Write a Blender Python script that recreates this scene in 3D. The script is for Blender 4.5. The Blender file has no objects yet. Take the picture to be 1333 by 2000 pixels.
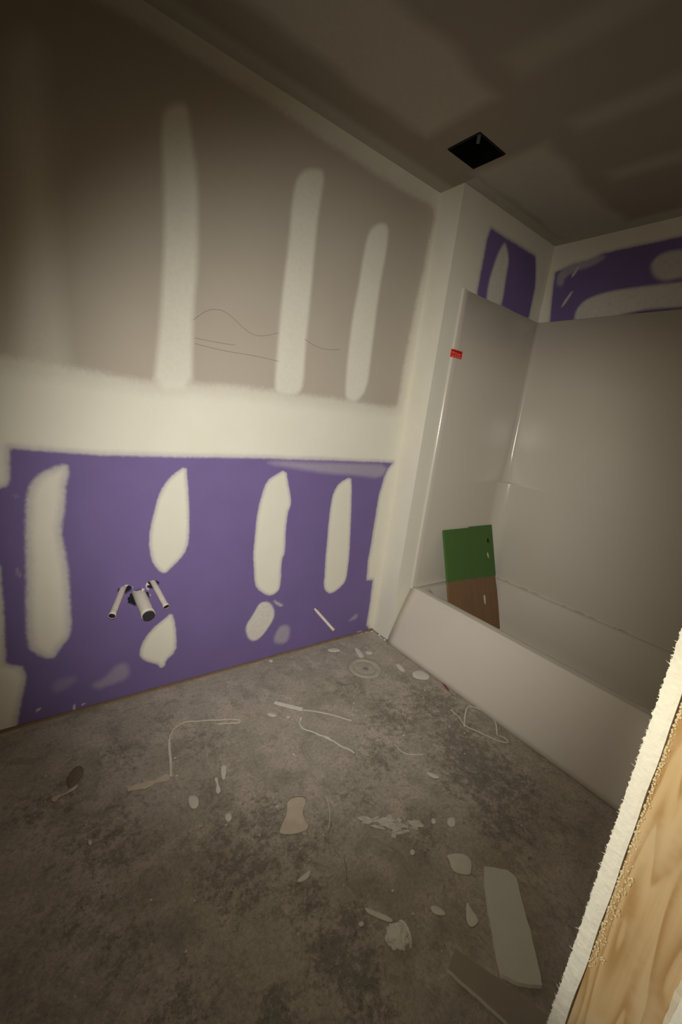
import bpy, bmesh, math, random
import numpy as np
from mathutils import Vector, Matrix, noise as mnoise

sc = bpy.context.scene
COL = sc.collection
H = 2.44            # ceiling height
W = 0.878           # alcove: far side of the tub
D0 = 0.1503         # depth of the furred-out return beside the tub
YF = -1.62          # inner face of the wall on the camera's side
XJ = -1.126         # end of that wall, where the doorway starts
ZS = 2.007          # top of the tub surround

# ---------------------------------------------------------------- camera
R_ = Vector((0.79757621, -0.59027998, 0.12426481))
U_ = Vector((0.03788943, 0.25461925, 0.96629883))
F_ = Vector((0.60202706, 0.76598863, -0.22544362))
CAM = Vector((-1.7261, -1.7217, 1.2972))
cd = bpy.data.cameras.new('camera'); cam = bpy.data.objects.new('camera', cd); COL.objects.link(cam)
m = Matrix((R_, U_, -F_)).transposed().to_4x4(); m.translation = CAM
cam.matrix_world = m
cd.sensor_fit = 'HORIZONTAL'; cd.sensor_width = 36.0; cd.lens = 813.54/1333*36; cd.clip_start = 0.02
sc.camera = cam

# ---------------------------------------------------------------- world, lights, exposure
w = bpy.data.worlds.new('world'); sc.world = w; w.use_nodes = True
w.node_tree.nodes['Background'].inputs[0].default_value = (1.0, 0.70, 0.36, 1)
w.node_tree.nodes['Background'].inputs[1].default_value = 0.015
sc.view_settings.view_transform = 'Standard'; sc.view_settings.look = 'None'
sc.view_settings.gamma = 1; sc.view_settings.use_curve_mapping = False
sc.view_settings.exposure = 0.0

def light(name, kind, loc, target, power, color, **kw):
    l = bpy.data.lights.new(name, kind); o = bpy.data.objects.new(name, l); COL.objects.link(o)
    o.location = loc; o.rotation_euler = (Vector(target) - Vector(loc)).to_track_quat('-Z', 'Y').to_euler()
    l.energy = power; l.color = color
    for k, v in kw.items(): setattr(l, k, v)
    return o
# the phone's torch, held beside the lens
TORCH = CAM + U_*0.03 + F_*0.0 + R_*0.0
AIM = (-0.46, 0.0, 0.86)
AIM2 = (-0.25, 0.0, 0.62)
light('phone_torch_hotspot', 'SPOT', TORCH, AIM, 112.0, (1.0, 0.985, 0.94),
      spot_size=math.radians(90), spot_blend=1.0, shadow_soft_size=0.012)
light('phone_torch_spill', 'SPOT', TORCH, AIM2, 22.0, (1.0, 0.89, 0.64),
      spot_size=math.radians(124), spot_blend=1.0, shadow_soft_size=0.012)
# work lamp in the hall behind the doorway
light('hall_work_lamp', 'AREA', (-2.15, -2.35, 1.7), (-1.0, -0.2, 0.7), 0.5, (1.0, 0.78, 0.46), shape='DISK', size=0.5)
# added fill spot, no such lamp seen, brightening the doorway wall's cut end
light('jamb_fill', 'SPOT', (-2.35, -1.42, 1.35), (-1.126, -1.72, 0.80), 40.0, (1.0, 0.94, 0.82),
      spot_size=math.radians(30), spot_blend=0.7, shadow_soft_size=0.05)

# ---------------------------------------------------------------- data: outlines measured on the surfaces (metres)
PURPLE = [[-1.7612,1.0581],[-1.7081,1.0541],[-1.5783,1.0499],[-1.4996,1.048],[-1.3258,1.0497],[-1.0154,1.0584],[-0.6241,1.0643],[-0.3012,1.0682],[-0.0434,1.0686],[-0.0706,1.0442],[-0.0949,0.9876],[-0.1144,0.8863],[-0.1183,0.722],[-0.1207,0.5655],[-0.1248,0.4794],[-0.1146,0.3572],[-0.0642,0.3498],[-0.0565,0.2197],[-0.0582,0.0457],[0.0086,-0.0379],[-0.6149,-0.0769],[-1.3017,-0.0847],[-1.7932,-0.0379],[-1.7805,0.048],[-1.7513,0.2145],[-1.7603,0.2559],[-1.8062,0.282],[-1.8035,0.4993],[-1.8055,0.6613],[-1.8693,0.6924],[-1.8569,0.9127],[-1.7932,0.9258],[-1.7731,0.9361],[-1.7669,0.9567],[-1.7646,1.0094]]
PAPER = [[-1.8447,1.3365],[-1.7735,1.3465],[-1.7365,1.341],[-1.6025,1.3418],[-1.4984,1.3319],[-1.3318,1.3304],[-1.1915,1.345],[-1.0356,1.3592],[-0.8222,1.3607],[-0.4681,1.3706],[-0.2846,1.3721],[-0.099,1.369],[-0.0715,1.4051],[-0.0757,1.5665],[-0.0621,1.7645],[-0.0489,1.9562],[-0.0331,2.0828],[-0.0321,2.2026],[-0.0115,2.3493],[-0.0703,2.3671],[-0.147,2.3615],[-0.3185,2.3573],[-0.617,2.3655],[-1.0072,2.3785],[-1.2766,2.3757],[-1.3908,2.3809],[-1.5132,2.3709],[-1.6621,2.3618]]
A_MUD = [[[[-1.6845,2.2042],[-1.6559,2.2138],[-1.636,2.1832],[-1.6344,2.075],[-1.6321,1.9362],[-1.6292,1.7622],[-1.6206,1.6366],[-1.6126,1.5194],[-1.6042,1.3963],[-1.5998,1.3325],[-1.7403,1.3097],[-1.7264,1.4034],[-1.7178,1.4941],[-1.7158,1.6092],[-1.7145,1.7331],[-1.7161,1.8377],[-1.7235,1.9358],[-1.7311,2.0174],[-1.7295,2.1004],[-1.7196,2.1514]],0.03,0.45],[[[-1.631,2.0641],[-1.5989,2.0153],[-1.6035,1.9215],[-1.6309,1.8438],[-1.6334,1.9357]],0.03,0.2],[[[-1.2796,2.228],[-1.2434,2.2377],[-1.2324,2.1767],[-1.2041,2.0513],[-1.1924,1.8783],[-1.1903,1.7522],[-1.1976,1.6188],[-1.1974,1.4823],[-1.1886,1.3221],[-1.3312,1.3028],[-1.3187,1.459],[-1.3121,1.5482],[-1.3084,1.6769],[-1.306,1.8409],[-1.3134,1.9934],[-1.3249,2.1216],[-1.3187,2.1886]],0.012,0.9],[[[-0.7756,2.2373],[-0.6997,2.2674],[-0.6887,2.2441],[-0.6875,2.2167],[-0.6986,2.1087],[-0.6988,1.9923],[-0.6964,1.791],[-0.6965,1.5784],[-0.6872,1.4128],[-0.704,1.3694],[-0.7563,1.3536],[-0.8222,1.3607],[-0.8318,1.3813],[-0.8332,1.5206],[-0.8328,1.7562],[-0.8224,1.9533],[-0.8242,2.1196],[-0.8093,2.1972]],0.01,0.95],[[[-0.3644,2.1835],[-0.3088,2.1915],[-0.2998,2.1071],[-0.3118,1.9579],[-0.314,1.7953],[-0.3095,1.5914],[-0.3078,1.4413],[-0.3635,1.3706],[-0.4224,1.3761],[-0.4421,1.3985],[-0.4532,1.5661],[-0.4525,1.7521],[-0.4389,1.9011],[-0.433,2.0441],[-0.4182,2.1338]],0.01,0.95],[[[-1.7133,0.9422],[-1.6812,0.9813],[-1.6468,1.0],[-1.6142,1.013],[-1.6043,1.0042],[-1.6024,0.9736],[-1.6143,0.9363],[-1.6144,0.8863],[-1.621,0.8165],[-1.6294,0.7848],[-1.6234,0.7057],[-1.6142,0.6376],[-1.6106,0.5476],[-1.6065,0.4187],[-1.6086,0.3607],[-1.6232,0.3273],[-1.6487,0.2968],[-1.6603,0.2703],[-1.682,0.2653],[-1.7156,0.2929],[-1.74,0.3282],[-1.7455,0.3858],[-1.7393,0.5547],[-1.7354,0.6845],[-1.7296,0.8402],[-1.7241,0.9005]],0.009,1.0],[[[-1.199,1.0214],[-1.1933,0.9656],[-1.1854,0.8926],[-1.1787,0.7798],[-1.1748,0.6869],[-1.1978,0.6264],[-1.2393,0.5841],[-1.2665,0.5578],[-1.2839,0.5601],[-1.3154,0.6012],[-1.3281,0.6405],[-1.3359,0.7008],[-1.3318,0.7591],[-1.3201,0.8235],[-1.3084,0.8802],[-1.2901,0.9295],[-1.2584,0.9755]],0.005,1.0],[[[-1.2361,0.3697],[-1.2196,0.3118],[-1.2117,0.233],[-1.2111,0.1719],[-1.2547,0.1359],[-1.2577,0.1105],[-1.2758,0.1027],[-1.2873,0.1279],[-1.3269,0.1479],[-1.3634,0.1837],[-1.3613,0.2288],[-1.3429,0.2736],[-1.3093,0.3151],[-1.2677,0.3431]],0.005,1.0],[[[-0.7368,1.0164],[-0.7149,0.9454],[-0.6919,0.868],[-0.6899,0.833],[-0.7036,0.7984],[-0.7028,0.7005],[-0.6959,0.5907],[-0.712,0.5555],[-0.7022,0.4131],[-0.7139,0.3815],[-0.7516,0.3639],[-0.7918,0.3803],[-0.8376,0.4204],[-0.8497,0.4543],[-0.8596,0.5189],[-0.8701,0.591],[-0.8685,0.6778],[-0.8683,0.7799],[-0.8579,0.863],[-0.8417,0.9287],[-0.827,0.9614],[-0.7976,0.9822]],0.005,1.0],[[[-0.8118,0.3386],[-0.7685,0.3364],[-0.7359,0.3034],[-0.7219,0.2616],[-0.7281,0.2235],[-0.7497,0.1887],[-0.7848,0.1424],[-0.822,0.1249],[-0.8568,0.1453],[-0.8777,0.1985],[-0.8732,0.2356],[-0.8524,0.2643],[-0.8362,0.2942]],0.004,0.85],[[[-0.3358,0.9881],[-0.3211,0.9277],[-0.3074,0.8312],[-0.2887,0.6817],[-0.2719,0.5264],[-0.271,0.421],[-0.2751,0.3681],[-0.3248,0.3277],[-0.3769,0.3097],[-0.4104,0.3364],[-0.4293,0.3706],[-0.4312,0.4428],[-0.4398,0.5446],[-0.4425,0.6434],[-0.4473,0.7404],[-0.4476,0.8351],[-0.4404,0.9002],[-0.4086,0.9511]],0.005,1.0],[[[-1.4155,0.1694],[-1.4019,0.1321],[-1.4116,0.0931],[-1.4673,0.086],[-1.524,0.0802],[-1.5422,0.1106],[-1.4989,0.1209],[-1.4737,0.1457],[-1.4481,0.1748]],0.012,0.22],[[[-1.6629,0.1656],[-1.6007,0.169],[-1.5954,0.136],[-1.6588,0.1064],[-1.6748,0.1312]],0.012,0.12],[[[-0.6783,0.1827],[-0.6246,0.1707],[-0.6154,0.1066],[-0.6343,0.0643],[-0.6989,0.0808],[-0.712,0.1096],[-0.7004,0.1473]],0.01,0.35],[[[-0.7398,0.3427],[-0.7023,0.3165],[-0.6716,0.2961],[-0.6897,0.2926],[-0.7222,0.3154]],0.003,0.6],[[[-0.2079,0.1122],[-0.1476,0.1513],[-0.1404,0.1094],[-0.2001,0.1048]],0.008,0.28],[[[-1.763,0.904],[-1.7449,0.9008],[-1.752,0.895]],0.004,0.3],[[[-1.7598,0.6457],[-1.7536,0.6224],[-1.7493,0.6088],[-1.7587,0.6134],[-1.7626,0.6365]],0.004,0.3],[[[-1.7287,0.0542],[-1.7149,0.0644],[-1.7097,0.0602],[-1.7235,0.0483]],0.002,0.9],[[[-1.5763,0.0292],[-1.5672,0.034],[-1.5661,0.0271],[-1.5734,0.0224]],0.002,0.9],[[[-1.6063,0.0119],[-1.6028,0.0429],[-1.597,0.0392],[-1.6022,0.0087]],0.002,0.8],[[[-0.1419,-0.0016],[-0.1181,0.02],[-0.0815,0.0103],[-0.1142,-0.0023]],0.002,0.9],[[[-0.7914,1.0532],[-0.6226,1.0517],[-0.2993,1.0573],[-0.073,1.0558],[-0.1162,0.9755],[-0.2882,0.9934],[-0.4922,0.9982],[-0.677,1.02],[-0.8427,1.0395]],0.012,0.3]]
B_PURPLE = [[0.2532,2.328],[0.6964,2.3311],[0.728,2.2778],[0.7596,2.1887],[0.7601,2.0966],[0.759,2.0065],[0.6283,2.0037],[0.4531,2.0104],[0.2884,1.9913],[0.2386,2.0098],[0.237,2.0703],[0.2399,2.171],[0.2372,2.2682]]
B_MUD = [[[[0.3894,2.3066],[0.4261,2.2808],[0.4575,2.2351],[0.4569,2.165],[0.4686,2.0613],[0.4631,2.002],[0.3532,1.9897],[0.3247,1.9968],[0.3174,2.092],[0.3305,2.1639],[0.3458,2.2292],[0.3677,2.2763]],0.01,0.9]]
B_PAPER = [[0.0293,2.3615],[0.1179,2.4068],[0.2292,2.4011],[0.2315,2.2652],[0.2147,2.115],[0.177,1.9563],[0.084,1.9089],[0.0414,2.1359]]
C_PURPLE = [[-0.1906,2.2884],[-0.2829,2.3174],[-0.3746,2.3246],[-0.4397,2.3403],[-0.5319,2.3445],[-0.6619,2.3436],[-0.8048,2.3455],[-0.8879,2.3504],[-0.9798,1.9898],[-0.8938,1.9948],[-0.7491,1.9968],[-0.5817,1.9976],[-0.3716,1.9995],[-0.2253,2.0043],[-0.2101,2.1147],[-0.1957,2.2207]]
C_MUD = [[[[-0.3729,1.9943],[-0.3685,2.0555],[-0.3989,2.1019],[-0.4541,2.1243],[-0.5377,2.1367],[-0.6542,2.1385],[-0.8586,2.1338],[-0.9455,2.1244],[-0.9734,2.0151],[-0.8879,2.0183],[-0.7422,2.0243],[-0.6589,2.0151],[-0.5721,1.9985],[-0.4811,1.9748]],0.008,0.85],[[[-0.7,2.2412],[-0.7196,2.2762],[-0.7639,2.2884],[-0.8201,2.2852],[-0.907,2.2752],[-0.9391,2.1496],[-0.8531,2.1555],[-0.7833,2.1497],[-0.7426,2.1691],[-0.7134,2.2042]],0.01,0.7],[[[-0.2071,2.2907],[-0.3013,2.3287],[-0.409,2.3464],[-0.4771,2.3236],[-0.4042,2.2857],[-0.314,2.2773],[-0.2554,2.2522],[-0.2568,2.2014],[-0.2135,2.218]],0.01,0.4],[[[-0.3229,2.3052],[-0.3309,2.294],[-0.3062,2.244],[-0.2912,2.2484]],0.003,0.8],[[[-0.3163,2.1726],[-0.3266,2.1612],[-0.2858,2.083],[-0.2725,2.0917]],0.003,0.8]]
FLOORP = {"chips":[["large white drywall mud chip with pointed corners lying on the dirty floor",[[-0.7164,-1.1872],[-0.6802,-1.2027],[-0.6564,-1.2234],[-0.6591,-1.2463],[-0.6828,-1.2617],[-0.6984,-1.2687],[-0.7258,-1.2479],[-0.7372,-1.2286],[-0.7201,-1.2051]],0.004],["teardrop-shaped mud chip beside the leftmost long edge of the drywall offcut",[[-0.7653,-1.305],[-0.7718,-1.3228],[-0.7736,-1.3531],[-0.7923,-1.3584],[-0.8122,-1.3525],[-0.8115,-1.3397],[-0.7914,-1.3212]],0.003],["flat pale mud flake left of the teardrop-shaped chip",[[-0.8691,-1.2553],[-0.8468,-1.2726],[-0.8429,-1.2961],[-0.8558,-1.2936],[-0.8763,-1.2754]],0.003],["curved white mud peel just above the crumpled tape ball",[[-1.031,-1.1583],[-1.0149,-1.1767],[-0.9847,-1.2146],[-0.981,-1.2303],[-0.9945,-1.2251],[-1.0159,-1.1985],[-1.0316,-1.1752]],0.003],["small notched white chip in the middle of the open floor",[[-0.6089,-1.1093],[-0.5856,-1.1177],[-0.5991,-1.1359],[-0.6155,-1.1415],[-0.6284,-1.1359],[-0.6275,-1.1191]],0.003],["tiny round white chip left of the small notched chip",[[-0.665,-1.0816],[-0.6531,-1.0823],[-0.6511,-1.0918],[-0.664,-1.1007],[-0.6753,-1.094]],0.002],["narrow white splinter of mud on the darkest dirty patch",[[-0.532,-0.9359],[-0.5117,-0.95],[-0.4974,-0.9842],[-0.522,-0.9779],[-0.5322,-0.9554]],0.002],["white mud lump against the bathtub apron near the corner",[[-0.1104,-0.4516],[-0.078,-0.4429],[-0.0337,-0.4571],[-0.0287,-0.5161],[-0.06,-0.5315],[-0.0831,-0.5293],[-0.128,-0.4906]],0.005],["rounded square white chip at the left of the open floor",[[-1.332,-0.5953],[-1.3165,-0.5998],[-1.3042,-0.6146],[-1.311,-0.6431],[-1.3249,-0.6528],[-1.3362,-0.6441],[-1.3391,-0.6267]],0.003],["egg-shaped white chip right of the rounded square chip",[[-1.2488,-0.7158],[-1.2384,-0.7178],[-1.2333,-0.7269],[-1.2393,-0.7437],[-1.2531,-0.7484],[-1.258,-0.7307]],0.003],["tapered white chip above the egg-shaped one, its point downward",[[-1.1921,-0.5288],[-1.1761,-0.5378],[-1.1865,-0.5641],[-1.2049,-0.5943],[-1.2111,-0.5908],[-1.2057,-0.5595]],0.002],["twisted white mud flake left of the tapered chip",[[-1.2348,-0.5676],[-1.2203,-0.571],[-1.2299,-0.5968],[-1.2296,-0.6296],[-1.2455,-0.6385],[-1.2473,-0.6194],[-1.2351,-0.6009]],0.003],["irregular white plaster flake at the middle of the lower floor",[[-1.1525,-1.0061],[-1.1306,-1.0053],[-1.106,-1.0009],[-1.1051,-1.0079],[-1.123,-1.021],[-1.1534,-1.0149]],0.004],["small oval white dot of mud at the dim left of the floor",[[-1.6188,-0.5936],[-1.6125,-0.5956],[-1.61,-0.6076],[-1.6155,-0.6163],[-1.621,-0.6079]],0.002],["pale mud flake near the purple wall, left of the closet flange",[[-0.3943,-0.0634],[-0.3474,-0.0657],[-0.3258,-0.0954],[-0.3385,-0.1126],[-0.3854,-0.102],[-0.4026,-0.0788]],0.003],["thin pale strip of mud between the purple wall and closet flange",[[-0.2453,-0.1171],[-0.2189,-0.1214],[-0.241,-0.2115],[-0.2654,-0.2258],[-0.277,-0.2093]],0.003],["small pale flake right beside the strip above the closet flange",[[-0.2022,-0.1726],[-0.1715,-0.183],[-0.1741,-0.209],[-0.1997,-0.216],[-0.2183,-0.1997]],0.003],["short white mud flake below the wooden stick",[[-0.9292,-0.3649],[-0.9028,-0.3704],[-0.8913,-0.3969],[-0.9061,-0.401],[-0.9237,-0.3869]],0.002],["tiny white flake at the right of the short mud flake",[[-0.8624,-0.4217],[-0.846,-0.4232],[-0.8455,-0.433],[-0.8619,-0.4361]],0.002],["white chip stuck at the wall base below the lower mud patch",[[-0.739,-0.0139],[-0.7225,-0.0114],[-0.7191,-0.0304],[-0.7343,-0.0402],[-0.7442,-0.032]],0.004],["small pale flake on the floor beside the bathtub apron, above the mud lump",[[-0.1298,-0.3494],[-0.104,-0.3567],[-0.1232,-0.4208],[-0.1442,-0.4227],[-0.1452,-0.3852]],0.003],["pale speck of mud below the curved peel",[[-1.0663,-1.1802],[-1.0564,-1.1818],[-1.0524,-1.1896],[-1.0608,-1.1935],[-1.0687,-1.1885]],0.002],["faint white chip below the white mud smear",[[-0.8062,-1.118],[-0.7931,-1.1196],[-0.7942,-1.1314],[-0.809,-1.1348],[-0.8132,-1.1271]],0.002]],"smear":[[-0.8644,-0.9694],[-0.7952,-0.9738],[-0.7495,-1.0005],[-0.749,-1.0424],[-0.7326,-1.0673],[-0.7491,-1.0773],[-0.7813,-1.0454],[-0.8074,-1.0427],[-0.8181,-1.0117],[-0.8518,-0.9868]],"crumple":[-1.0022,-1.262],"paper":[[-1.0526,-0.7679],[-0.9998,-0.7825],[-0.9931,-0.8057],[-1.0299,-0.8356],[-1.0372,-0.8605],[-1.0376,-0.9003],[-1.0926,-0.8889],[-1.1318,-0.8637],[-1.1273,-0.852],[-1.0754,-0.8122]],"leaf":[[-1.6516,-0.3251],[-1.6205,-0.2886],[-1.6,-0.3124],[-1.6096,-0.3489],[-1.6353,-0.3744],[-1.6535,-0.3805]],"leafcurl":[[-1.7021,-0.392],[-1.6885,-0.3894],[-1.6683,-0.3936],[-1.6363,-0.3871],[-1.6208,-0.3737],[-1.6312,-0.3933],[-1.6569,-0.3981],[-1.679,-0.4012],[-1.6851,-0.4122],[-1.6963,-0.4098]],"slab":[[-0.6465,-1.2796],[-0.5927,-1.3249],[-0.5887,-1.352],[-0.6208,-1.3832],[-0.6916,-1.4577],[-0.7477,-1.5123],[-0.7673,-1.5273],[-0.81,-1.4945],[-0.8354,-1.459],[-0.8085,-1.4272],[-0.7503,-1.3677],[-0.6901,-1.3097]],"strips":{"tape":[[-1.492,-0.4732],[-1.4619,-0.4792],[-1.4354,-0.4864],[-1.3986,-0.4865],[-1.364,-0.4895]],"tapeup":[[-1.3595,-0.492],[-1.3433,-0.4311],[-1.3326,-0.37],[-1.3212,-0.3264]],"cord1":[[-1.3212,-0.3264],[-1.3076,-0.2966],[-1.277,-0.2635],[-1.2347,-0.257],[-1.1711,-0.2876],[-1.1146,-0.311],[-1.0488,-0.3426],[-1.0423,-0.3595],[-1.058,-0.3644],[-1.1319,-0.3282]],"stick":[[-0.8645,-0.3216],[-0.8238,-0.3683],[-0.7767,-0.4181]],"cord2":[[-0.7778,-0.42],[-0.7309,-0.4546],[-0.6742,-0.5091],[-0.6456,-0.5485],[-0.6209,-0.5796]],"cord3":[[-0.808,-0.4624],[-0.8311,-0.4792],[-0.8394,-0.5144],[-0.8037,-0.5666],[-0.7761,-0.6031],[-0.7621,-0.6392],[-0.7846,-0.5886],[-0.7657,-0.6341],[-0.7414,-0.6875],[-0.7213,-0.7274]],"tubloop":[[-0.1838,-0.8553],[-0.1116,-0.8035],[-0.0389,-0.7679],[-0.0149,-0.816],[-0.0031,-0.8981],[-0.0912,-0.9649]],"tubstrip":[[-0.1511,-0.7504],[-0.149,-0.7931],[-0.1792,-0.8491],[-0.1472,-0.9228],[-0.0996,-1.0173],[-0.0706,-1.0091],[-0.0827,-0.9695]],"thread":[[-0.5398,-0.7835],[-0.5474,-0.8091],[-0.5383,-0.8331],[-0.5005,-0.8598],[-0.4752,-0.8709]],"thread2":[[-0.9281,-0.8256],[-0.9411,-0.8673],[-0.9654,-0.9049],[-0.9897,-0.9298]],"twig":[[-1.0002,-1.0314],[-1.0151,-1.0635],[-1.0307,-1.0815]]},"red":[[-0.0123,-0.5716],[-0.013,-0.6059],[-0.0386,-0.6596],[-0.0405,-0.6368]],"lo":[[-0.9428,-1.3781],[-0.8866,-1.3638],[-0.9012,-1.5107],[-0.8111,-1.5544],[-0.8169,-1.4925]]}
DIRT = [[-0.332,-1.025,0.166,0.9],[-0.289,-1.157,0.128,0.7],[-0.198,-0.694,0.159,0.7],[-0.429,-0.65,0.148,0.6],[-0.486,-0.378,0.105,0.4],[-0.275,-0.905,0.143,0.8],[-1.152,-0.813,0.098,0.7],[-1.276,-0.899,0.117,0.7],[-1.294,-0.786,0.092,0.5],[-1.159,-1.193,0.065,1.0],[-1.148,-1.054,0.071,0.6],[-1.088,-0.927,0.08,0.6],[-1.587,-0.628,0.129,0.5],[-1.713,-0.404,0.09,0.6],[-1.639,-0.338,0.029,0.9],[-1.13,-1.259,0.063,0.9],[-1.143,-1.314,0.06,0.7],[-1.328,-1.214,0.051,0.9],[-0.442,-1.211,0.116,0.7],[-1.504,-1.1,0.076,0.6],[-1.666,-0.801,0.11,0.4],[-1.208,-0.396,0.097,0.4],[-1.479,-0.303,0.089,0.5],[-0.648,-0.792,0.106,0.6],[-0.726,-1.085,0.08,0.5],[-0.834,-0.892,0.074,0.5],[-1.574,-0.931,0.083,0.5],[-1.076,-1.17,0.055,0.7],[-0.991,-0.928,0.067,0.5],[-1.259,-0.646,0.067,0.4],[-1.307,-0.186,0.061,0.4]]
PENCIL = [[[-1.1956,1.5743],[-1.1548,1.6145],[-1.116,1.6328],[-1.075,1.6333],[-1.0311,1.6111],[-0.9851,1.5824],[-0.9387,1.5702],[-0.8926,1.5796],[-0.8342,1.6039]],[[-1.189,1.5117],[-1.0884,1.5128],[-1.0245,1.5174]],[[-1.1881,1.4915],[-1.0656,1.4862],[-0.9321,1.4924],[-0.8224,1.4886]],[[-0.7052,1.6049],[-0.6478,1.5855],[-0.5757,1.5812],[-0.5035,1.5992]]]

# ---------------------------------------------------------------- material helpers
def mat(name, base=(.8, .8, .8), rough=.6, metal=0.0, spec=.5):
    m = bpy.data.materials.new(name); m.use_nodes = True
    b = m.node_tree.nodes['Principled BSDF']
    b.inputs['Base Color'].default_value = (*base, 1); b.inputs['Roughness'].default_value = rough
    b.inputs['Metallic'].default_value = metal; b.inputs['Specular IOR Level'].default_value = spec
    return m, m.node_tree, b
def N(t, typ, **kw):
    n = t.nodes.new(typ)
    for k, v in kw.items():
        if k in n.inputs.keys() if isinstance(k, str) else False: n.inputs[k].default_value = v
        else: setattr(n, k, v)
    return n
def noise(t, scale, detail=4, rough=.55, vec=None, dist=0.0):
    n = t.nodes.new('ShaderNodeTexNoise'); n.inputs['Scale'].default_value = scale
    n.inputs['Detail'].default_value = detail; n.inputs['Roughness'].default_value = rough
    n.inputs['Distortion'].default_value = dist
    if vec is None:
        g = t.nodes.get('GEO') or t.nodes.new('ShaderNodeTexCoord'); g.name = 'GEO'; vec = g.outputs['Object']
    t.links.new(vec, n.inputs['Vector']); return n.outputs['Fac']
def math_(t, op, a, b=None, clamp=False):
    n = t.nodes.new('ShaderNodeMath'); n.operation = op; n.use_clamp = clamp
    for i, v in enumerate((a, b)):
        if v is None: continue
        if isinstance(v, (int, float)): n.inputs[i].default_value = v
        else: t.links.new(v, n.inputs[i])
    return n.outputs[0]
def ramp(t, fac, lo, hi, a=0.0, b=1.0):
    n = t.nodes.new('ShaderNodeMapRange'); n.interpolation_type = 'SMOOTHSTEP'
    n.inputs['From Min'].default_value = lo; n.inputs['From Max'].default_value = hi
    n.inputs['To Min'].default_value = a; n.inputs['To Max'].default_value = b
    t.links.new(fac, n.inputs['Value']); return n.outputs['Result']
def mix(t, fac, a, b):
    n = t.nodes.new('ShaderNodeMix'); n.data_type = 'RGBA'
    for s, v in ((0, fac), (6, a), (7, b)):
        if isinstance(v, tuple): n.inputs[s].default_value = (*v, 1)
        elif isinstance(v, (int, float)): n.inputs[s].default_value = v
        else: t.links.new(v, n.inputs[s])
    return n.outputs[2]
def attr(t, name):
    n = t.nodes.new('ShaderNodeAttribute'); n.attribute_name = name; return n.outputs['Fac']
def bump(t, b, h, dist, strength=1.0, normal=None):
    n = t.nodes.new('ShaderNodeBump'); n.inputs['Distance'].default_value = dist; n.inputs['Strength'].default_value = strength
    t.links.new(h, n.inputs['Height'])
    if normal is not None: t.links.new(normal, n.inputs['Normal'])
    t.links.new(n.outputs['Normal'], b.inputs['Normal']); return n.outputs['Normal']

GREY = (.50, .44, .36); GREY2 = (.43, .375, .305)
PURP = (.185, .132, .315); MUDC = (.80, .77, .66); MUDD = (.74, .69, .58)

def drywall_material(name):
    m, t, b = mat(name, rough=.75, spec=.25)
    wob = math_(t, 'MULTIPLY', math_(t, 'SUBTRACT', noise(t, 55, 4), .5), 1.5)
    wob2 = math_(t, 'MULTIPLY', math_(t, 'SUBTRACT', noise(t, 9, 3), .5), .9)
    wb = math_(t, 'ADD', wob, wob2)
    paper = mix(t, noise(t, 3.0, 3), GREY2, GREY)
    purple = mix(t, noise(t, 5.0, 4), tuple(c*.88 for c in PURP), tuple(c*1.1 for c in PURP))
    pm = ramp(t, math_(t, 'ADD', attr(t, 'purple'), math_(t, 'MULTIPLY', wb, .4)), -.6, .6)
    base = mix(t, pm, paper, purple)
    mudc = mix(t, noise(t, 7.0, 4), MUDD, MUDC)
    allm = None; fac = None
    c = base
    thin = math_(t, 'MULTIPLY', attr(t, 'thin'), ramp(t, noise(t, 60, 4), .25, .7, .86, 1.0))
    c = mix(t, thin, c, mudc)
    md = math_(t, 'ADD', attr(t, 'mud'), wb)
    mm = math_(t, 'MULTIPLY', ramp(t, md, -1.0, 1.0), ramp(t, math_(t, 'ADD', md, wob2), .2, 4.0, .66, 1.0))
    c = mix(t, mm, c, mudc)
    t.links.new(c, b.inputs['Base Color'])
    n1 = bump(t, b, math_(t, 'ADD', mm, math_(t, 'MULTIPLY', thin, .3)), .0006, .8)
    bump(t, b, noise(t, 160, 2), .0003, .6, n1)
    return m
DRY = drywall_material('taped_drywall')
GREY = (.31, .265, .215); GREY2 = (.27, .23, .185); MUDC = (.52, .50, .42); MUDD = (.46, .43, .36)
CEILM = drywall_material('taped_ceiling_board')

def simple(name, base, rough=.6, metal=0., spec=.5, var=.12, scale=12, bumpd=0.0, bscale=60):
    m, t, b = mat(name, base, rough, metal, spec)
    t.links.new(mix(t, noise(t, scale, 4), tuple(c*(1-var) for c in base), tuple(min(1, c*(1+var)) for c in base)), b.inputs['Base Color'])
    if bumpd: bump(t, b, noise(t, bscale, 3), bumpd)
    return m
MUDM = simple('dried_joint_compound', (.66, .64, .56), .7, var=.10, scale=30, bumpd=.0008)
GLASSF = simple('glossy_fibreglass', (.66, .60, .51), .20, spec=.5, var=.02, scale=2)
PVC = simple('dusty_white_plastic', (.70, .64, .56), .55, var=.12, scale=40)
PEX = simple('dusty_supply_tube', (.66, .58, .52), .5, var=.15, scale=50)
DARK = simple('dark_void', (.012, .010, .016), .9, var=.1)
CAPG = simple('grey_rubber_cap', (.035, .035, .04), .35, var=.4, scale=60, bumpd=.002, bscale=50)
GREEN = None
ROPE = simple('dusty_string', (.66, .60, .50), .8, var=.15)
PAPERW = simple('white_paper_tape', (.72, .68, .60), .75, var=.12, scale=30)
KRAFT = simple('brown_kraft_scrap', (.58, .48, .37), .85, var=.2, scale=25)
GREYCORD = simple('grey_string', (.22, .20, .17), .8)
GYPEDGE = simple('gypsum_core', (.84, .82, .72), .85, var=.06, scale=70, bumpd=.0015, bscale=120)
OFFCUT = simple('offcut_face_paper', (.60, .585, .50), .8, var=.05, scale=20)
METAL = simple('galvanised_sheet', (.10, .10, .10), .32, metal=.9, var=.3, scale=20)
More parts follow.
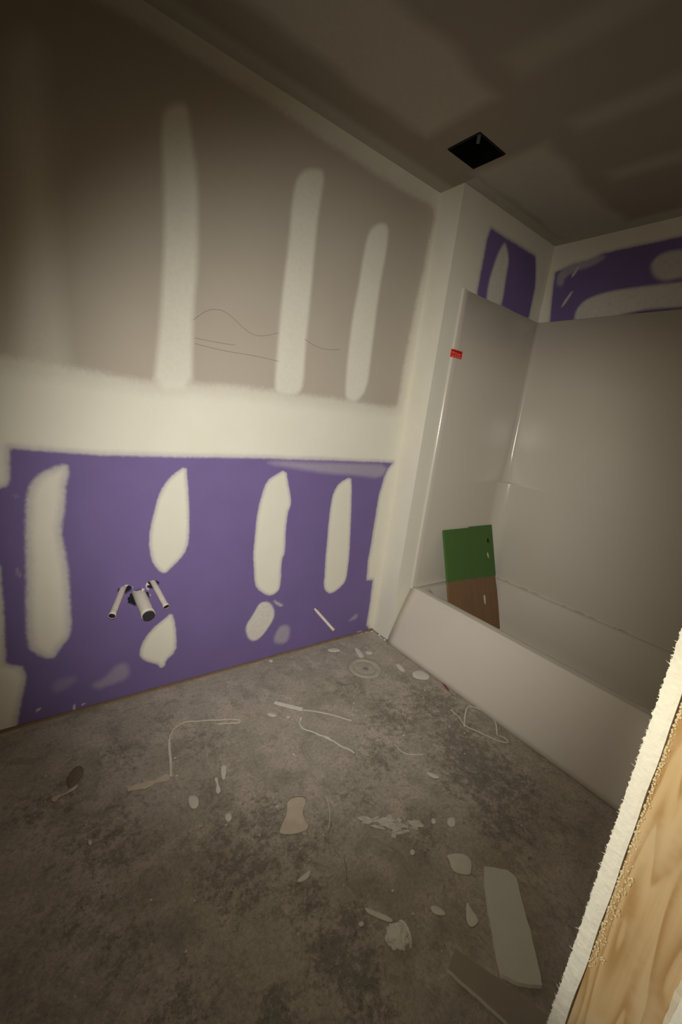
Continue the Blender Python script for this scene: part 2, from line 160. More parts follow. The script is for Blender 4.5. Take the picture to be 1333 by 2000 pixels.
TIMBER = simple('dirty_plate_timber', (.26, .17, .10), .85, var=.35, scale=30, bumpd=.001)
REDP = simple('red_chalk_mark', (.25, .045, .03), .8, var=.3, scale=60)

# ---------------------------------------------------------------- object helpers
def link(name, me, material=None, parent=None):
    o = bpy.data.objects.new(name, me); COL.objects.link(o)
    if material: me.materials.append(material)
    if parent is not None: o.parent = parent
    return o
def obj(name, bm, material, parent=None, smooth=False):
    me = bpy.data.meshes.new(name)
    bmesh.ops.recalc_face_normals(bm, faces=bm.faces)
    if smooth:
        for f in bm.faces: f.smooth = True
    bm.to_mesh(me); bm.free()
    return link(name, me, material, parent)
def struct(o): o['kind'] = 'structure'; return o
def tag(o, label, cat, group=None):
    o['label'] = label; o['category'] = cat
    if group: o['group'] = group
    return o
def thing(name, label, cat, loc=(0, 0, 0), group=None):
    o = bpy.data.objects.new(name, None); COL.objects.link(o); o.location = loc
    o.empty_display_size = .05
    return tag(o, label, cat, group)
def box_bm(x0, x1, y0, y1, z0, z1, bev=0.0, bm=None):
    bm = bm or bmesh.new()
    vs = [bm.verts.new((x, y, z)) for x in (x0, x1) for y in (y0, y1) for z in (z0, z1)]
    for f in ((0, 1, 3, 2), (4, 6, 7, 5), (0, 4, 5, 1), (2, 3, 7, 6), (0, 2, 6, 4), (1, 5, 7, 3)): bm.faces.new([vs[i] for i in f])
    if bev: bmesh.ops.bevel(bm, geom=list(bm.edges), offset=bev, segments=2, affect='EDGES')
    return bm
def chaikin(P, n=2, closed=True):
    P = [Vector(p) for p in P]
    for _ in range(n):
        Q = []
        m = len(P)
        rng = range(m) if closed else range(m-1)
        if not closed: Q.append(P[0])
        for i in rng:
            a, b = P[i], P[(i+1) % m]
            Q += [a*.75+b*.25, a*.25+b*.75]
        if not closed: Q.append(P[-1])
        P = Q
    return P
def sdf(px, py, poly):
    """signed distance, positive inside"""
    P = np.array([(p[0], p[1]) for p in poly]); d = np.full(px.shape, 1e9); inside = np.zeros(px.shape, bool)
    n = len(P)
    for i in range(n):
        ax, ay = P[i]; bx, by = P[(i+1) % n]
        ex, ey = bx-ax, by-ay; L = ex*ex+ey*ey+1e-12
        t = np.clip(((px-ax)*ex+(py-ay)*ey)/L, 0, 1)
        d = np.minimum(d, (px-ax-t*ex)**2+(py-ay-t*ey)**2)
        c = (ay > py) != (by > py)
        inside ^= c & (px < (bx-ax)*(py-ay)/(by-ay+1e-12)+ax)
    d = np.sqrt(d); return np.where(inside, d, -d)

def grid_wall(name, U, V, to3, masks, thickness=.0127, normal_sign=1, holes=(), material=None, clipbottom=None):
    """a sheet sampled on a grid (u, v); masks(u, v) -> dict of float attributes; holes = [(u, v, ru, rv)] ragged openings"""
    nu, nv = len(U), len(V)
    uu, vv = np.meshgrid(U, V, indexing='ij'); u = uu.ravel().copy(); v = vv.ravel().copy()
    quads = []; dead = np.zeros(nu*nv, bool); hid = np.full(nu*nv, -1)
    rs = random.Random(5)
    for hi, (hu, hv, ru, rv, sq) in enumerate(holes):
        e = ((u-hu)/ru)**2+((v-hv)/rv)**2
        ins = (np.maximum(abs(u-hu)/ru, abs(v-hv)/rv) < 1) if sq else (e < 1)
        hid[ins] = hi; dead |= ins
    I = np.arange(nu*nv).reshape(nu, nv)
    a, b, c, d = I[:-1, :-1].ravel(), I[1:, :-1].ravel(), I[1:, 1:].ravel(), I[:-1, 1:].ravel()
    keep = ~(dead[a] & dead[b] & dead[c] & dead[d])
    if holes:
        allq = np.stack([a, b, c, d], 1); q = allq[keep]
        cnt = dead[q].sum(1)
        # push the dead vertices that still belong to a face out to the hole's edge
        for k in np.unique(q[cnt > 0]):
            if not dead[k]: continue
            hu, hv, ru, rv, sq = holes[hid[k]]
            if sq:
                du, dv = (u[k]-hu)/ru, (v[k]-hv)/rv
                s = 1/max(abs(du), abs(dv), 1e-6)
            else:
                du, dv = (u[k]-hu)/ru, (v[k]-hv)/rv
                s = (1/max(math.hypot(du, dv), 1e-6))*rs.uniform(.88, 1.12)
            u[k] = hu+(u[k]-hu)*s; v[k] = hv+(v[k]-hv)*s
    else:
        q = np.stack([a, b, c, d], 1)
    if normal_sign < 0: q = q[:, ::-1]
    co = np.stack(to3(u, v), 1)
    used = np.unique(q); remap = np.full(nu*nv, -1); remap[used] = np.arange(len(used))
    me = bpy.data.meshes.new(name)
    me.from_pydata(co[used].tolist(), [], remap[q].tolist())
    for k, arr in masks(u, v).items():
        at = me.attributes.new(k, 'FLOAT', 'POINT'); at.data.foreach_set('value', arr[used].astype(np.float32))
    me.update()
    o = link(name, me, material or DRY)
    if thickness:
        s = o.modifiers.new('sheet', 'SOLIDIFY'); s.thickness = thickness; s.offset = -1
    return struct(o)

def mud_masks(u, v, shapes, base_mud=None):
    mud = np.full(u.shape, -3.0) if base_mud is None else base_mud
    thin = np.zeros(u.shape)
    for poly, soft, op in shapes:
        P = chaikin(poly, 1)
        s = np.clip(sdf(u, v, P)/soft, -3, 5)
        if op >= .99: mud = np.maximum(mud, s)
        else: thin = np.maximum(thin, op*np.clip(s*.5+.5, 0, 1))
    return mud, thin

# ================================================================ THE SETTING
def lin(a, b, step): return np.linspace(a, b, int(round((b-a)/step))+1)

# wall A, the long wall with the purple lower sheet
XL = -2.6
PIPE_HOLES = [(-1.421, .507, .026, .017, False), (-1.371, .463, .041, .036, False), (-1.316, .512, .024, .020, False), (-.463, .230, .014, .013, False)]
def mA(u, v):
    pap = sdf(u, v, chaikin(PAPER_X, 2)); pur = sdf(u, v, PURPLE_X)
    base = np.clip(np.minimum(np.where(v > 1.2, -pap/.020, 9), np.where(v <= 1.2, -pur/.007, 9)), -3, 5)
    mud, thin = mud_masks(u, v, A_MUD, base)
    return {'purple': np.clip((1.2-v)/.01, -3, 3), 'mud': mud, 'thin': thin}
PAPER_X = [(-2.6, 1.337)] + [tuple(p) for p in PAPER[1:-1]] + [(-1.7, 2.37), (-2.6, 2.37)]
PURPLE_X = [tuple(p) for p in PURPLE]
grid_wall('wall_back', lin(XL, 0.0, .0075), lin(.012, H, .0075), lambda u, v: (u, 0*u, v), mA, holes=PIPE_HOLES)
# return face, end wall of the alcove and the long wall behind the tub
def mud_only(u, v): return {'purple': np.full(u.shape, -3.), 'mud': np.full(u.shape, 5.), 'thin': np.zeros(u.shape)}
grid_wall('wall_return', lin(-D0, 0, .05), lin(.006, H, .05), lambda u, v: (0*u, u, v), mud_only, thickness=0, normal_sign=-1)
def mB(u, v):
    pur = sdf(u, v, B_PURPLE); pap = sdf(u, v, chaikin(B_PAPER, 2))
    base = np.clip(-pur/.008, -3, 5)
    mud, thin = mud_masks(u, v, B_MUD, base)
    return {'purple': np.clip(pur/.005+2.5, -3, 3), 'mud': mud, 'thin': thin}
grid_wall('wall_alcove', lin(0, W, .0075), lin(0, H, .0075), lambda u, v: (u, 0*u-D0, v), mB, thickness=0)
def mC(u, v):
    pur = sdf(u, v, C_PURPLE_X)
    base = np.clip(-pur/.006, -3, 5)
    mud, thin = mud_masks(u, v, C_MUD, base)
    return {'purple': np.clip(pur/.005+2.5, -3, 3), 'mud': mud, 'thin': thin}
C_PURPLE_X = [tuple(p) for p in C_PURPLE]
grid_wall('wall_right', lin(YF, -D0, .0075), lin(1.9, H, .0075), lambda u, v: (0*u+W, u, v), mC, normal_sign=-1)
struct(obj('wall_right_lower', box_bm(W+.002, W+.02, YF, -D0, 0, 1.9), MUDM))
grid_wall('wall_left', lin(YF, 0, .1), lin(0, H, .1), lambda u, v: (0*u+XL, u, v), lambda u, v: {'purple': np.full(u.shape, -3.), 'mud': np.full(u.shape, -3.), 'thin': 0*u})
# wall on the camera's side: sheet on the room side, sheet on the hall side, the stud between them closes the doorway
FACEP = simple('grey_face_paper', (.33, .29, .24), .8)
def ragged_sheet(name, y0, y1, x0, x1, amp, seed):
    """drywall sheet along x whose cut end at x0 has a frayed, uneven edge"""
    rs = random.Random(seed); bm = bmesh.new()
    zs = [i*H/900 for i in range(901)]; ny = 5; rows = []
    for z in zs:
        f = z if 0.3 < z < 1.3 else 0
        row = []
        for j in range(ny):
            y = y0+(y1-y0)*j/(ny-1)
            n = mnoise.fractal(Vector((z*60, j*1.7, seed)), 1, 2, 3)*amp
            yy = y
            if j == ny-1: yy = y+mnoise.fractal(Vector((z*110, 7.1, seed)), 1, 2, 4)*amp*1.1+(rs.random() < .10)*rs.uniform(.0005, .0022)
            if j == 0: yy = y+(mnoise.noise(Vector((z*14, 3.3, seed))))*amp*1.2
            row.append(bm.verts.new((x0+n*.7-(0.0012 if 0 < j < ny-1 else 0), yy, z)))
        row.append(bm.verts.new((x1, y1, z))); row.append(bm.verts.new((x1, y0, z)))
        rows.append(row)
    for a, b in zip(rows, rows[1:]):
        m = len(a)
        for j in range(m):
            f = bm.faces.new((a[j], a[(j+1) % m], b[(j+1) % m], b[j]))
            if j >= ny-1: f.material_index = 1
    bm.faces.new(rows[0]); bm.faces.new(rows[-1][::-1])
    o = obj(name, bm, GYPEDGE); o.data.materials.append(FACEP); return o
JS0, JS1 = -1.6390, -1.7265
struct(ragged_sheet('wall_front', JS0, YF, XJ, W, .0012, 2))
struct(ragged_sheet('wall_hall', -1.7425, JS1-.0008, XJ-.002, W, .0008, 9))
struct(obj('wall_void', box_bm(XL, W+.1, .095, .10, 0, H), DARK))
struct(obj('trim_1', box_bm(XL, -.001, -.005, .094, -.001, .0095), TIMBER))

# ceiling with the square opening
def mCeil(u, v):
    mud = np.full(u.shape, -3.); thin = np.zeros(u.shape)
    def band(s, soft, op):
        nonlocal thin
        thin = np.maximum(thin, op*np.clip(s/soft*.5+.5, 0, 1))
    nz = .012*np.sin(u*9+1)+.008*np.sin(u*23+v*5)
    seam = np.minimum(v+.556+nz, -.225+nz*.7-v)                      # board joint along the room
    gap = np.minimum(u+.36, -.03-u)                                  # interrupted around the duct opening
    band(np.minimum(seam, np.maximum(-.36-u, u+.03)), .030, .62)
    band(np.where(u < .0, v+.075, v+.075+.15), .02, .55)             # inside corner tape
    band(W-u < .09, 1, 0) if False else None
    band(u-(W-.09), .02, .55)
    for cu, v0, v1, hw, op in ((-.425, -1.05, -.66, .055, .30), (-.045, -1.15, -.68, .045, .36), (.355, -1.1, -.66, .04, .42), (-.83, -1.1, -.62, .05, .2)):
        band(np.minimum(hw-abs(u-cu+.01*np.sin(v*8)), np.minimum(v-v0, v1-v)), .03, op)
    return {'purple': np.full(u.shape, -3.), 'mud': mud, 'thin': thin}
DUCT = (-.157, -.328, .092, .083, True)
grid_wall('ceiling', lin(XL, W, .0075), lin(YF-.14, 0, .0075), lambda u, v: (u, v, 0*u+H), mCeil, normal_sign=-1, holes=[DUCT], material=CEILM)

# floor
def floor_material():
    m, t, b = mat('dirty_subfloor', rough=.85, spec=.2)
    n1 = noise(t, 2.2, 4, .6); n2 = noise(t, 9, 6, .7, dist=.4); n3 = noise(t, 30, 9, .82, dist=.3); n4 = noise(t, 95, 6, .75)
    dv = attr(t, 'dirt')
    c = mix(t, ramp(t, n1, .35, .65), (.46, .405, .33), (.56, .50, .415))
    c = mix(t, ramp(t, n2, .47, .62, 0, .75), c, (.66, .56, .47))            # pinkish beige skim of mud dust
    c = mix(t, ramp(t, noise(t, 6, 7, .72, dist=.6), .50, .66, 0, .65), c, (.31, .285, .225))
    c = mix(t, ramp(t, noise(t, 17, 8, .8, dist=.5), .50, .64, 0, .50), c, (.27, .245, .19))   # trodden-in grime
    c = mix(t, ramp(t, noise(t, 26, 7, .75), .55, .68, 0, .45), c, (.62, .55, .46))
    c = mix(t, ramp(t, n4, .40, .62, .0, .38), c, (.25, .22, .17))
    dm = math_(t, 'MULTIPLY', ramp(t, math_(t, 'ADD', n3, math_(t, 'MULTIPLY', dv, .20)), .55, .70), ramp(t, dv, .0, .5, .25, .62))
    c = mix(t, dm, c, (.15, .138, .108))
    dm2 = math_(t, 'MULTIPLY', ramp(t, noise(t, 70, 8, .8, dist=.4), .53, .62), ramp(t, math_(t, 'ADD', n2, math_(t, 'MULTIPLY', dv, .35)), .45, .80, .15, .70))
    c = mix(t, dm2, c, (.14, .125, .095))
    lt = math_(t, 'MULTIPLY', ramp(t, noise(t, 60, 6, .7), .62, .68), ramp(t, noise(t, 6, 3), .38, .56))
    c = mix(t, math_(t, 'MULTIPLY', lt, .6), c, (.68, .63, .54))              # mud spatter
    t.links.new(c, b.inputs['Base Color'])
    n = bump(t, b, n3, .0045, 1.0)
    bump(t, b, n4, .0015, .8, n)
    return m
FLOORM = floor_material()
def mF(u, v):
    d = np.zeros(u.shape)
    for x, y, r, wt in DIRT: d = np.maximum(d, wt*np.exp(-((u-x)**2+(v-y)**2)/(r*r)*.9))
    return {'dirt': np.clip(d+.10, 0, 1)*np.clip((-.02-v)/.14, 0, 1)}
grid_wall('floor', lin(-2.9, W, .02), lin(-2.9, .1, .02), lambda u, v: (u, v, 0*u), mF, thickness=.02, material=FLOORM)

# ================================================================ THE BATHTUB
def loop_rrect(x0, x1, y0, y1, r, z, n=6):
    """rounded rectangle loop, r = (near-left..) single radius"""
    pts = []
    for cx, cy, a0 in ((x1-r, y1-r, 0), (x0+r, y1-r, 90), (x0+r, y0+r, 180), (x1-r, y0+r, 270)):
        for k in range(n+1):
            a = math.radians(a0+90*k/n); pts.append((cx+r*math.cos(a), cy+r*math.sin(a), z))
    return pts
def bridge(bm, loops, close=False):
    L = [[bm.verts.new(p) for p in l] for l in loops]
    for a, b in zip(L, L[1:]):
        n = len(a)
        for i in range(n): bm.faces.new((a[i], a[(i+1) % n], b[(i+1) % n], b[i]))
    return L
TY0, TY1 = YF+.003, -D0-.003
RZ = .338
tub = thing('bathtub', 'white alcove bathtub with sloping apron set between the walls', 'bathtub', (.1, -.9, 0))
def place(o, parent):                                     # keep world coordinates under a moved Empty
    o.parent = parent; o.matrix_parent_inverse = Matrix.Translation(-parent.location); return o
bm = bmesh.new()
loops = [loop_rrect(.128, W-.002, TY0, TY1, .002, RZ-.004), loop_rrect(.133, W-.004, TY0+.002, TY1-.002, .003, RZ),
         loop_rrect(.178, W-.022, TY0+.05, TY1-.045, .05, RZ), loop_rrect(.188, W-.030, TY0+.06, TY1-.055, .055, RZ-.004),
         loop_rrect(.196, W-.038, TY0+.068, TY1-.062, .06, RZ-.018), loop_rrect(.225, W-.07, TY0+.10, TY1-.09, .09, .10),
         loop_rrect(.24, W-.07, TY0+.13, TY1-.10, .05, .035), loop_rrect(.26, W-.09, TY0+.18, TY1-.14, .04, .018)]
L = bridge(bm, loops); bm.faces.new(L[-1])
place(obj('basin', bm, GLASSF, None, True), tub)
# apron: slopes outwards to the floor, with a rounded top edge and a soft pad in its face
bm = bmesh.new(); prof = []
for k in range(7):
    a = math.radians(90-90*k/6); prof.append((.133-.011*math.cos(a), RZ-.011+.011*math.sin(a)))
for k in range(1, 13):
    f = k/12; prof.append((.122-.135*f-.004*math.sin(math.pi*f), (RZ-.011)*(1-f)+.002))
ys = lin(TY0, TY1, .05); rows = [[bm.verts.new((x, y, z)) for x, z in prof] for y in ys]
for a, b in zip(rows, rows[1:]):
    for i in range(len(a)-1): bm.faces.new((a[i], b[i], b[i+1], a[i+1]))
ap = obj('apron', bm, GLASSF, None, True); place(ap, tub)
so = ap.modifiers.new('wall', 'SOLIDIFY'); so.thickness = .006; so.offset = 1

# surround: panels on three walls, coved corners, lower band set slightly proud with a corner ledge
sur = thing('tub_surround', 'glossy off-white shower surround panels above the bathtub', 'shower surround', (.5, -.9, RZ))
def cove_section(off, r, n=10):
    """plan outline from the flange on the near alcove wall, round the corner, along the long wall"""
    xo, yo = W-off, -D0-off
    pts = [(.110, -D0-.001), (.113, -D0-.010), (.120, -D0-.013), (.160, yo)]
    for k in range(12): pts.append((.17+(xo-r-.17)*k/11, yo))
    for k in range(1, n+1):
        a = math.radians(90-90*k/n); pts.append((xo-r+r*math.cos(a), yo-r+r*math.sin(a)))
    for k in range(1, 16): pts.append((xo, yo-r+(YF+.014-yo+r)*k/15))
    return pts
bm = bmesh.new(); secs = []
for z, off, r in ((ZS, .001, .022), (ZS-.004, .010, .022), (1.6, .010, .024), (1.2, .010, .030), (1.004, .010, .048), (.999, .0105, .058), (.995, .011, .090), (.985, .011, .093), (.8, .011, .093), (.45, .011, .085), (RZ+.02, .011, .075), (RZ+.006, .010, .07), (RZ-.003, .013, .075)):
    secs.append([bm.verts.new((x, y, z)) for x, y in cove_section(off, r)])
for a, b in zip(secs, secs[1:]):
    for i in range(len(a)-1): bm.faces.new((a[i], a[i+1], b[i+1], b[i]))
so = place(obj('wall_panel', bm, GLASSF, None, True), sur)
# open joint between surround and tub deck along the long wall, dirt caught in it
bm = bmesh.new()
rs = random.Random(4); pts = []; y = -.26
rr = []
while y > -1.35:
    h = .0002+.0022*max(0, mnoise.noise(Vector((y*14, 2, 0)))+.05)
    rr.append((y, h)); y -= .012
JG = simple('joint_grime', (.12, .10, .08), .8)
for k in range(len(rr)-1):
    (ya, ha), (yb, hb) = rr[k], rr[k+1]
    if ha < .0005 and hb < .0005 or rs.random() < .12: continue
    bm = bmesh.new()
    A_ = [bm.verts.new((x, y, z)) for y, h in ((ya, ha), (yb, hb)) for x, z in ((W-.0122, RZ+.004-h), (W-.0122, RZ+.004+h), (W-.009, RZ+.004))]
    for i in range(3): bm.faces.new((A_[i], A_[(i+1) % 3], A_[3+(i+1) % 3], A_[3+i]))
    bm.faces.new(A_[:3]); bm.faces.new(A_[3:][::-1])
    place(obj('joint_gap', bm, JG, None), sur)

# red sticker on the surround's flange
st = simple('red_label', (.78, .035, .02), .45, var=.1, scale=40)
stx = simple('label_print', (.9, .42, .36), .5); std = simple('label_dark_print', (.33, .01, .01), .5)
s = thing('red_sticker', 'small red sticker on the upper edge of the tub surround', 'sticker', (.15, -.174, 1.686))
YS = -D0-.0145
bm = bmesh.new(); nx = 12; grid = []
for i in range(nx+1):
    f = i/nx; x = .098+.090*f
    yy = YS+(-.0 if f > .2 else .004*(f-.2)/.2*-1)
    jt = .0025*mnoise.noise(Vector((f*9, 0, 1))); jb = .002*mnoise.noise(Vector((f*9, 4, 1)))
    grid.append([bm.verts.new((x, yy-.0004, 1.668+jb)), bm.verts.new((x, yy-.0004, 1.708+jt)), bm.verts.new((x, yy+.0006, 1.708+jt)), bm.verts.new((x, yy+.0006, 1.668+jb))])
for a, b in zip(grid, grid[1:]):
    for i in range(4): bm.faces.new((a[i], a[(i+1) % 4], b[(i+1) % 4], b[i]))
bm.faces.new(grid[0]); bm.faces.new(grid[-1][::-1])
place(obj('label_sheet', bm, st), s)
def ribbon(pts, w, h, closed=False, up=Vector((0, 0, 1)), taper=0.0, jitter=0.0, lift=0.0, twist=0.0):
    """flat strip with thickness following a 3-D polyline"""
    bm = bmesh.new(); rows = []; n = len(pts)
    for i, p in enumerate(pts):
        a = pts[max(0, i-1)]; b = pts[min(n-1, i+1)]; tn = (b-a).normalized(); sd = tn.cross(up).normalized(); nn = sd.cross(tn).normalized()
        if twist:
            q = Matrix.Rotation(twist*i/n, 3, tn); sd = q @ sd; nn = q @ nn
        f = i/(n-1); ww = w*(1-taper*f)*(1+jitter*mnoise.noise(p*60))
        c = p+up*lift
        rows.append([bm.verts.new(c+sd*ww/2), bm.verts.new(c-sd*ww/2), bm.verts.new(c-sd*ww/2+nn*h), bm.verts.new(c+sd*ww/2+nn*h)])
    for a, b in zip(rows, rows[1:]):
        for i in range(4): bm.faces.new((a[i], a[(i+1) % 4], b[(i+1) % 4], b[i]))
    bm.faces.new(rows[0]); bm.faces.new(rows[-1][::-1]); return bm
for (x0, z0, pts_, wd, mt) in ((.104, 1.688, [(0, 0), (.006, .008), (.010, 0), (.015, .007), (.019, .001)], .0016, stx), (.130, 1.686, [(0, .009), (.010, .010), (.005, .010), (.005, -.004)], .0016, stx),
                               (.146, 1.684, [(0, 0), (.004, .006), (.008, 0), (.012, .006), (.016, 0), (.020, .005), (.026, .001)], .0014, stx),
                               (.102, 1.701, [(0, 0), (.012, .002), (.030, -.002), (.050, .0), (.078, -.002)], .007, std),
                               (.106, 1.674, [(0, 0), (.02, .001), (.05, 0), (.075, .001)], .0018, stx)):
    P = [Vector((x0+a, YS-.0005, z0+b)) for a, b in pts_]
    place(obj('print', ribbon(P, wd, .0004, up=Vector((0, -1, 0))), mt), s)

# ================================================================ THE GREEN AND BROWN BOARD
gm, t, b = mat('green_paint_on_brown_board', rough=.7, spec=.3)
tc = t.nodes.new('ShaderNodeTexCoord'); sx = t.nodes.new('ShaderNodeSeparateXYZ'); t.links.new(tc.outputs['Object'], sx.inputs[0])
e = math_(t, 'ADD', sx.outputs[2], math_(t, 'MULTIPLY', noise(t, 9, 3), .03))
e = math_(t, 'ADD', e, math_(t, 'MULTIPLY', sx.outputs[0], .05))
gf = ramp(t, e, .400, .412)
mp = t.nodes.new('ShaderNodeMapping'); mp.inputs['Scale'].default_value = (22, 6, 1.6); t.links.new(tc.outputs['Object'], mp.inputs[0])
br = mix(t, noise(t, 1.5, 5, .6, mp.outputs[0]), (.19, .105, .052), (.27, .155, .08))
gr = mix(t, noise(t, 20, 3), (.07, .145, .034), (.085, .175, .042))
t.links.new(mix(t, gf, br, gr), b.inputs['Base Color'])
bd = thing('leaning_board', 'board painted green above and brown below, leaning inside the bathtub', 'board')
Ltop, Lbot = Vector((.304, -.172, .694)), Vector((.304, -.398, .022))
axis = (Ltop-Lbot); BL = axis.length; axis.normalize()
bd.matrix_world = Matrix((Vector((1, 0, 0)), axis.cross(Vector((1, 0, 0))), axis)).transposed().to_4x4()
bd.location = Lbot
obj('seam_shade', box_bm(.20, .31, .0165, .024, .02, BL-.02, .001), simple('painted_seam_shade', (.05, .045, .03), .9), bd)  # dark strip added behind the gap, painting the shade of the plank seam
for x0, x1, dz in ((0, .251, 0), (.257, .507, .006)):
    bm = box_bm(x0, x1, 0, .016, 0, BL+dz, .0015)
    if x0:
        for vtx in bm.verts:
            if vtx.co.x > .45: vtx.co.x += .004*mnoise.noise(Vector((0, 0, vtx.co.z*9)))
    obj('plank', bm, gm, bd)
def blob(pts, z0, h, mt, name, parent=None, seed=0, rnd=2, dome=.4, jitter=.0):
    """irregular flat chip from an outline, with a rim, a slightly domed top and real thickness"""
    P = chaikin([Vector((p[0], p[1], 0)) for p in pts], rnd)
    c = sum(P, Vector())/len(P); bm = bmesh.new()
    def ring(k, z, amp=0): return [bm.verts.new((c.x+(p.x-c.x)*k, c.y+(p.y-c.y)*k, z+amp*mnoise.noise(Vector((p.x*90, p.y*90, seed))))) for p in P]
    r0 = ring(.96, z0); r1 = ring(1.0, z0+h*.35, h*.1); r2 = ring(.93, z0+h*.9, h*.2); r3 = ring(.5, z0+h*(1+dome*.6), h*.3)
    n = len(P)
    for a, b_ in ((r0, r1), (r1, r2), (r2, r3)):
        for i in range(n): bm.faces.new((a[i], a[(i+1) % n], b_[(i+1) % n], b_[i]))
    top = bm.verts.new((c.x, c.y, z0+h*(1+dome*.7)))
    for i in range(n): bm.faces.new((r3[i], r3[(i+1) % n], top))
    bm.faces.new(r0[::-1])
    return obj(name, bm, mt, parent, True)
def on_board(pts, mt, name):                              # small flat patch on the board's front
    me = blob(pts, 0, .0012, mt, name)
    me.parent = bd; me.rotation_euler = (math.radians(90), 0, 0); me.location = (0, -.0004, 0); return me
DKGR = simple('black_hole_in_board', (.004, .006, .003), .9)
on_board([(.434, .625), (.455, .628), (.458, .596), (.436, .594)], DKGR, 'knot_hole')
on_board([(.420, .528), (.434, .534), (.443, .512), (.438, .485), (.426, .505)], simple('pale_chip', (.50, .56, .38), .6), 'paint_chip')
on_board([(.345, .262), (.367, .258), (.364, .195), (.351, .197)], MUDM, 'mud_smear')
on_board([(.497, .375), (.508, .370), (.512, .28), (.509, .235), (.502, .30)], MUDM, 'mud_smear')

# ================================================================ STUB-OUTS
def tube(name, p0, p1, r0, r1, mt, parent, cap=DARK, lip=.0, depth=.02, bend=0.0, capin=.0012):
    p0 = Vector(p0); p1 = Vector(p1); n = 20; segs = 10
    d = (p1-p0).normalized(); a = d.cross(Vector((0, 0, 1))).normalized(); b_ = a.cross(d)
    bm = bmesh.new(); rows = []
    def ring(c, r): return [bm.verts.new(c+a*r*math.cos(2*math.pi*k/n)+b_*r*math.sin(2*math.pi*k/n)) for k in range(n)]
    for i in range(segs+1):
        f = i/segs; c = p0.lerp(p1, f)+Vector((0, 0, 1))*bend*math.sin(math.pi*f)
        r = r0+(r1-r0)*f
        if lip and f > .90: r += lip
        rows.append(ring(c, r))
    rows.append(ring(p1, (r1+lip)*.90)); rows.append(ring(p1-d*depth, (r1+lip)*.88))
    for x, y in zip(rows, rows[1:]):
        for i in range(n): bm.faces.new((x[i], x[(i+1) % n], y[(i+1) % n], y[i]))
    o = obj(name, bm, mt, parent, True)
    bm = bmesh.new(); rr = [ring_ for ring_ in ()]
    c = p1-d*capin; vs = [bm.verts.new(c+a*(r1+lip)*.89*math.cos(2*math.pi*k/n)+b_*(r1+lip)*.89*math.sin(2*math.pi*k/n)) for k in range(n)]
    v2 = [bm.verts.new(v.co-d*.004) for v in vs]
    bm.faces.new(vs); bm.faces.new(v2[::-1])
    for i in range(n): bm.faces.new((vs[i], vs[(i+1) % n], v2[(i+1) % n], v2[i]))
    return o, obj('plug' if cap is CAPG else 'dark_bore', bm, cap, parent)
def stub(name, label, cat, p0, p1, r, mt, **kw):
    th = thing(name, label, cat, p0); k = tube('pipe', (0, 0, 0), Vector(p1)-Vector(p0), r, r, mt, th, **kw); return th
stub('water_stub_pipe', 'thin pale water pipe bending left out of the purple wall', 'pipe', (-1.418, .03, .519), (-1.489, -.135, .470), .0115, PEX, lip=.0018)
dr = stub('drain_stub_pipe', 'thick pale drain pipe with dark plug, between the two thin pipes', 'pipe', (-1.366, .03, .476), (-1.3580, -.115, .437), .0255, PVC, cap=CAPG, lip=.0005, capin=-.006)
stub('water_stub_pipe', 'thin pale water pipe pointing right, beside the thick drain pipe', 'pipe', (-1.314, .03, .522), (-1.288, -.105, .455), .0115, PEX, lip=.0018)
stub('toilet_supply_pipe', 'lone thin pipe low on the purple wall near the bathtub', 'pipe', (-.470, .03, .243), (-.393, -.098, .138), .0085, PEX, lip=.001)
# torn paper flaps round the holes
rs = random.Random(8)
for (hx, hz, ru, rv, sq), nf in zip(PIPE_HOLES[:3], (3, 2, 4)):
    for k in range(nf):
        a = rs.uniform(0, 6.28)
        if nf == 4: a = 3.1+rs.uniform(-.6, .9)
        c = Vector((hx+ru*1.05*math.cos(a), -.003, hz+rv*1.05*math.sin(a)))
        bm = bmesh.new(); o1 = Vector((math.cos(a), 0, math.sin(a)))*.008; sd = Vector((-math.sin(a), 0, math.cos(a)))*rs.uniform(.004, .008)
        tp = c-o1*.4+Vector((0, -.008, 0))+Vector((rs.uniform(-.004, .004), 0, rs.uniform(-.004, .004)))
        V_ = [bm.verts.new(p) for p in (c+o1*.5+sd, c+o1*.5-sd, tp, c+o1*.5+sd*.9+Vector((0, .002, 0)), c+o1*.5-sd*.9+Vector((0, .002, 0)), tp+Vector((0, .0015, .001)))]
        bm.faces.new(V_[:3]); bm.faces.new(V_[3:][::-1])
        for i in range(3): bm.faces.new((V_[i], V_[(i+1) % 3], V_[3+(i+1) % 3], V_[3+i]))
        o = obj('torn_flap', bm, PAPERW); o.parent = bpy.data.objects['wall_back']
# pencil lines on the grey sheet
for pl in PENCIL:
    P = [Vector((p[0], -.0002, p[1])) for p in chaikin([(a, 0, b_) for a, b_ in pl], 2, False)] if False else [Vector((q.x, -.0001, q.y)) for q in chaikin([Vector((a, b_, 0)) for a, b_ in pl], 2, False)]
    o = obj('pencil_line', ribbon(P, .0016, .0002, up=Vector((0, -1, 0))), simple('pencil', (.20, .17, .13), .8)); o.parent = bpy.data.objects['wall_back']

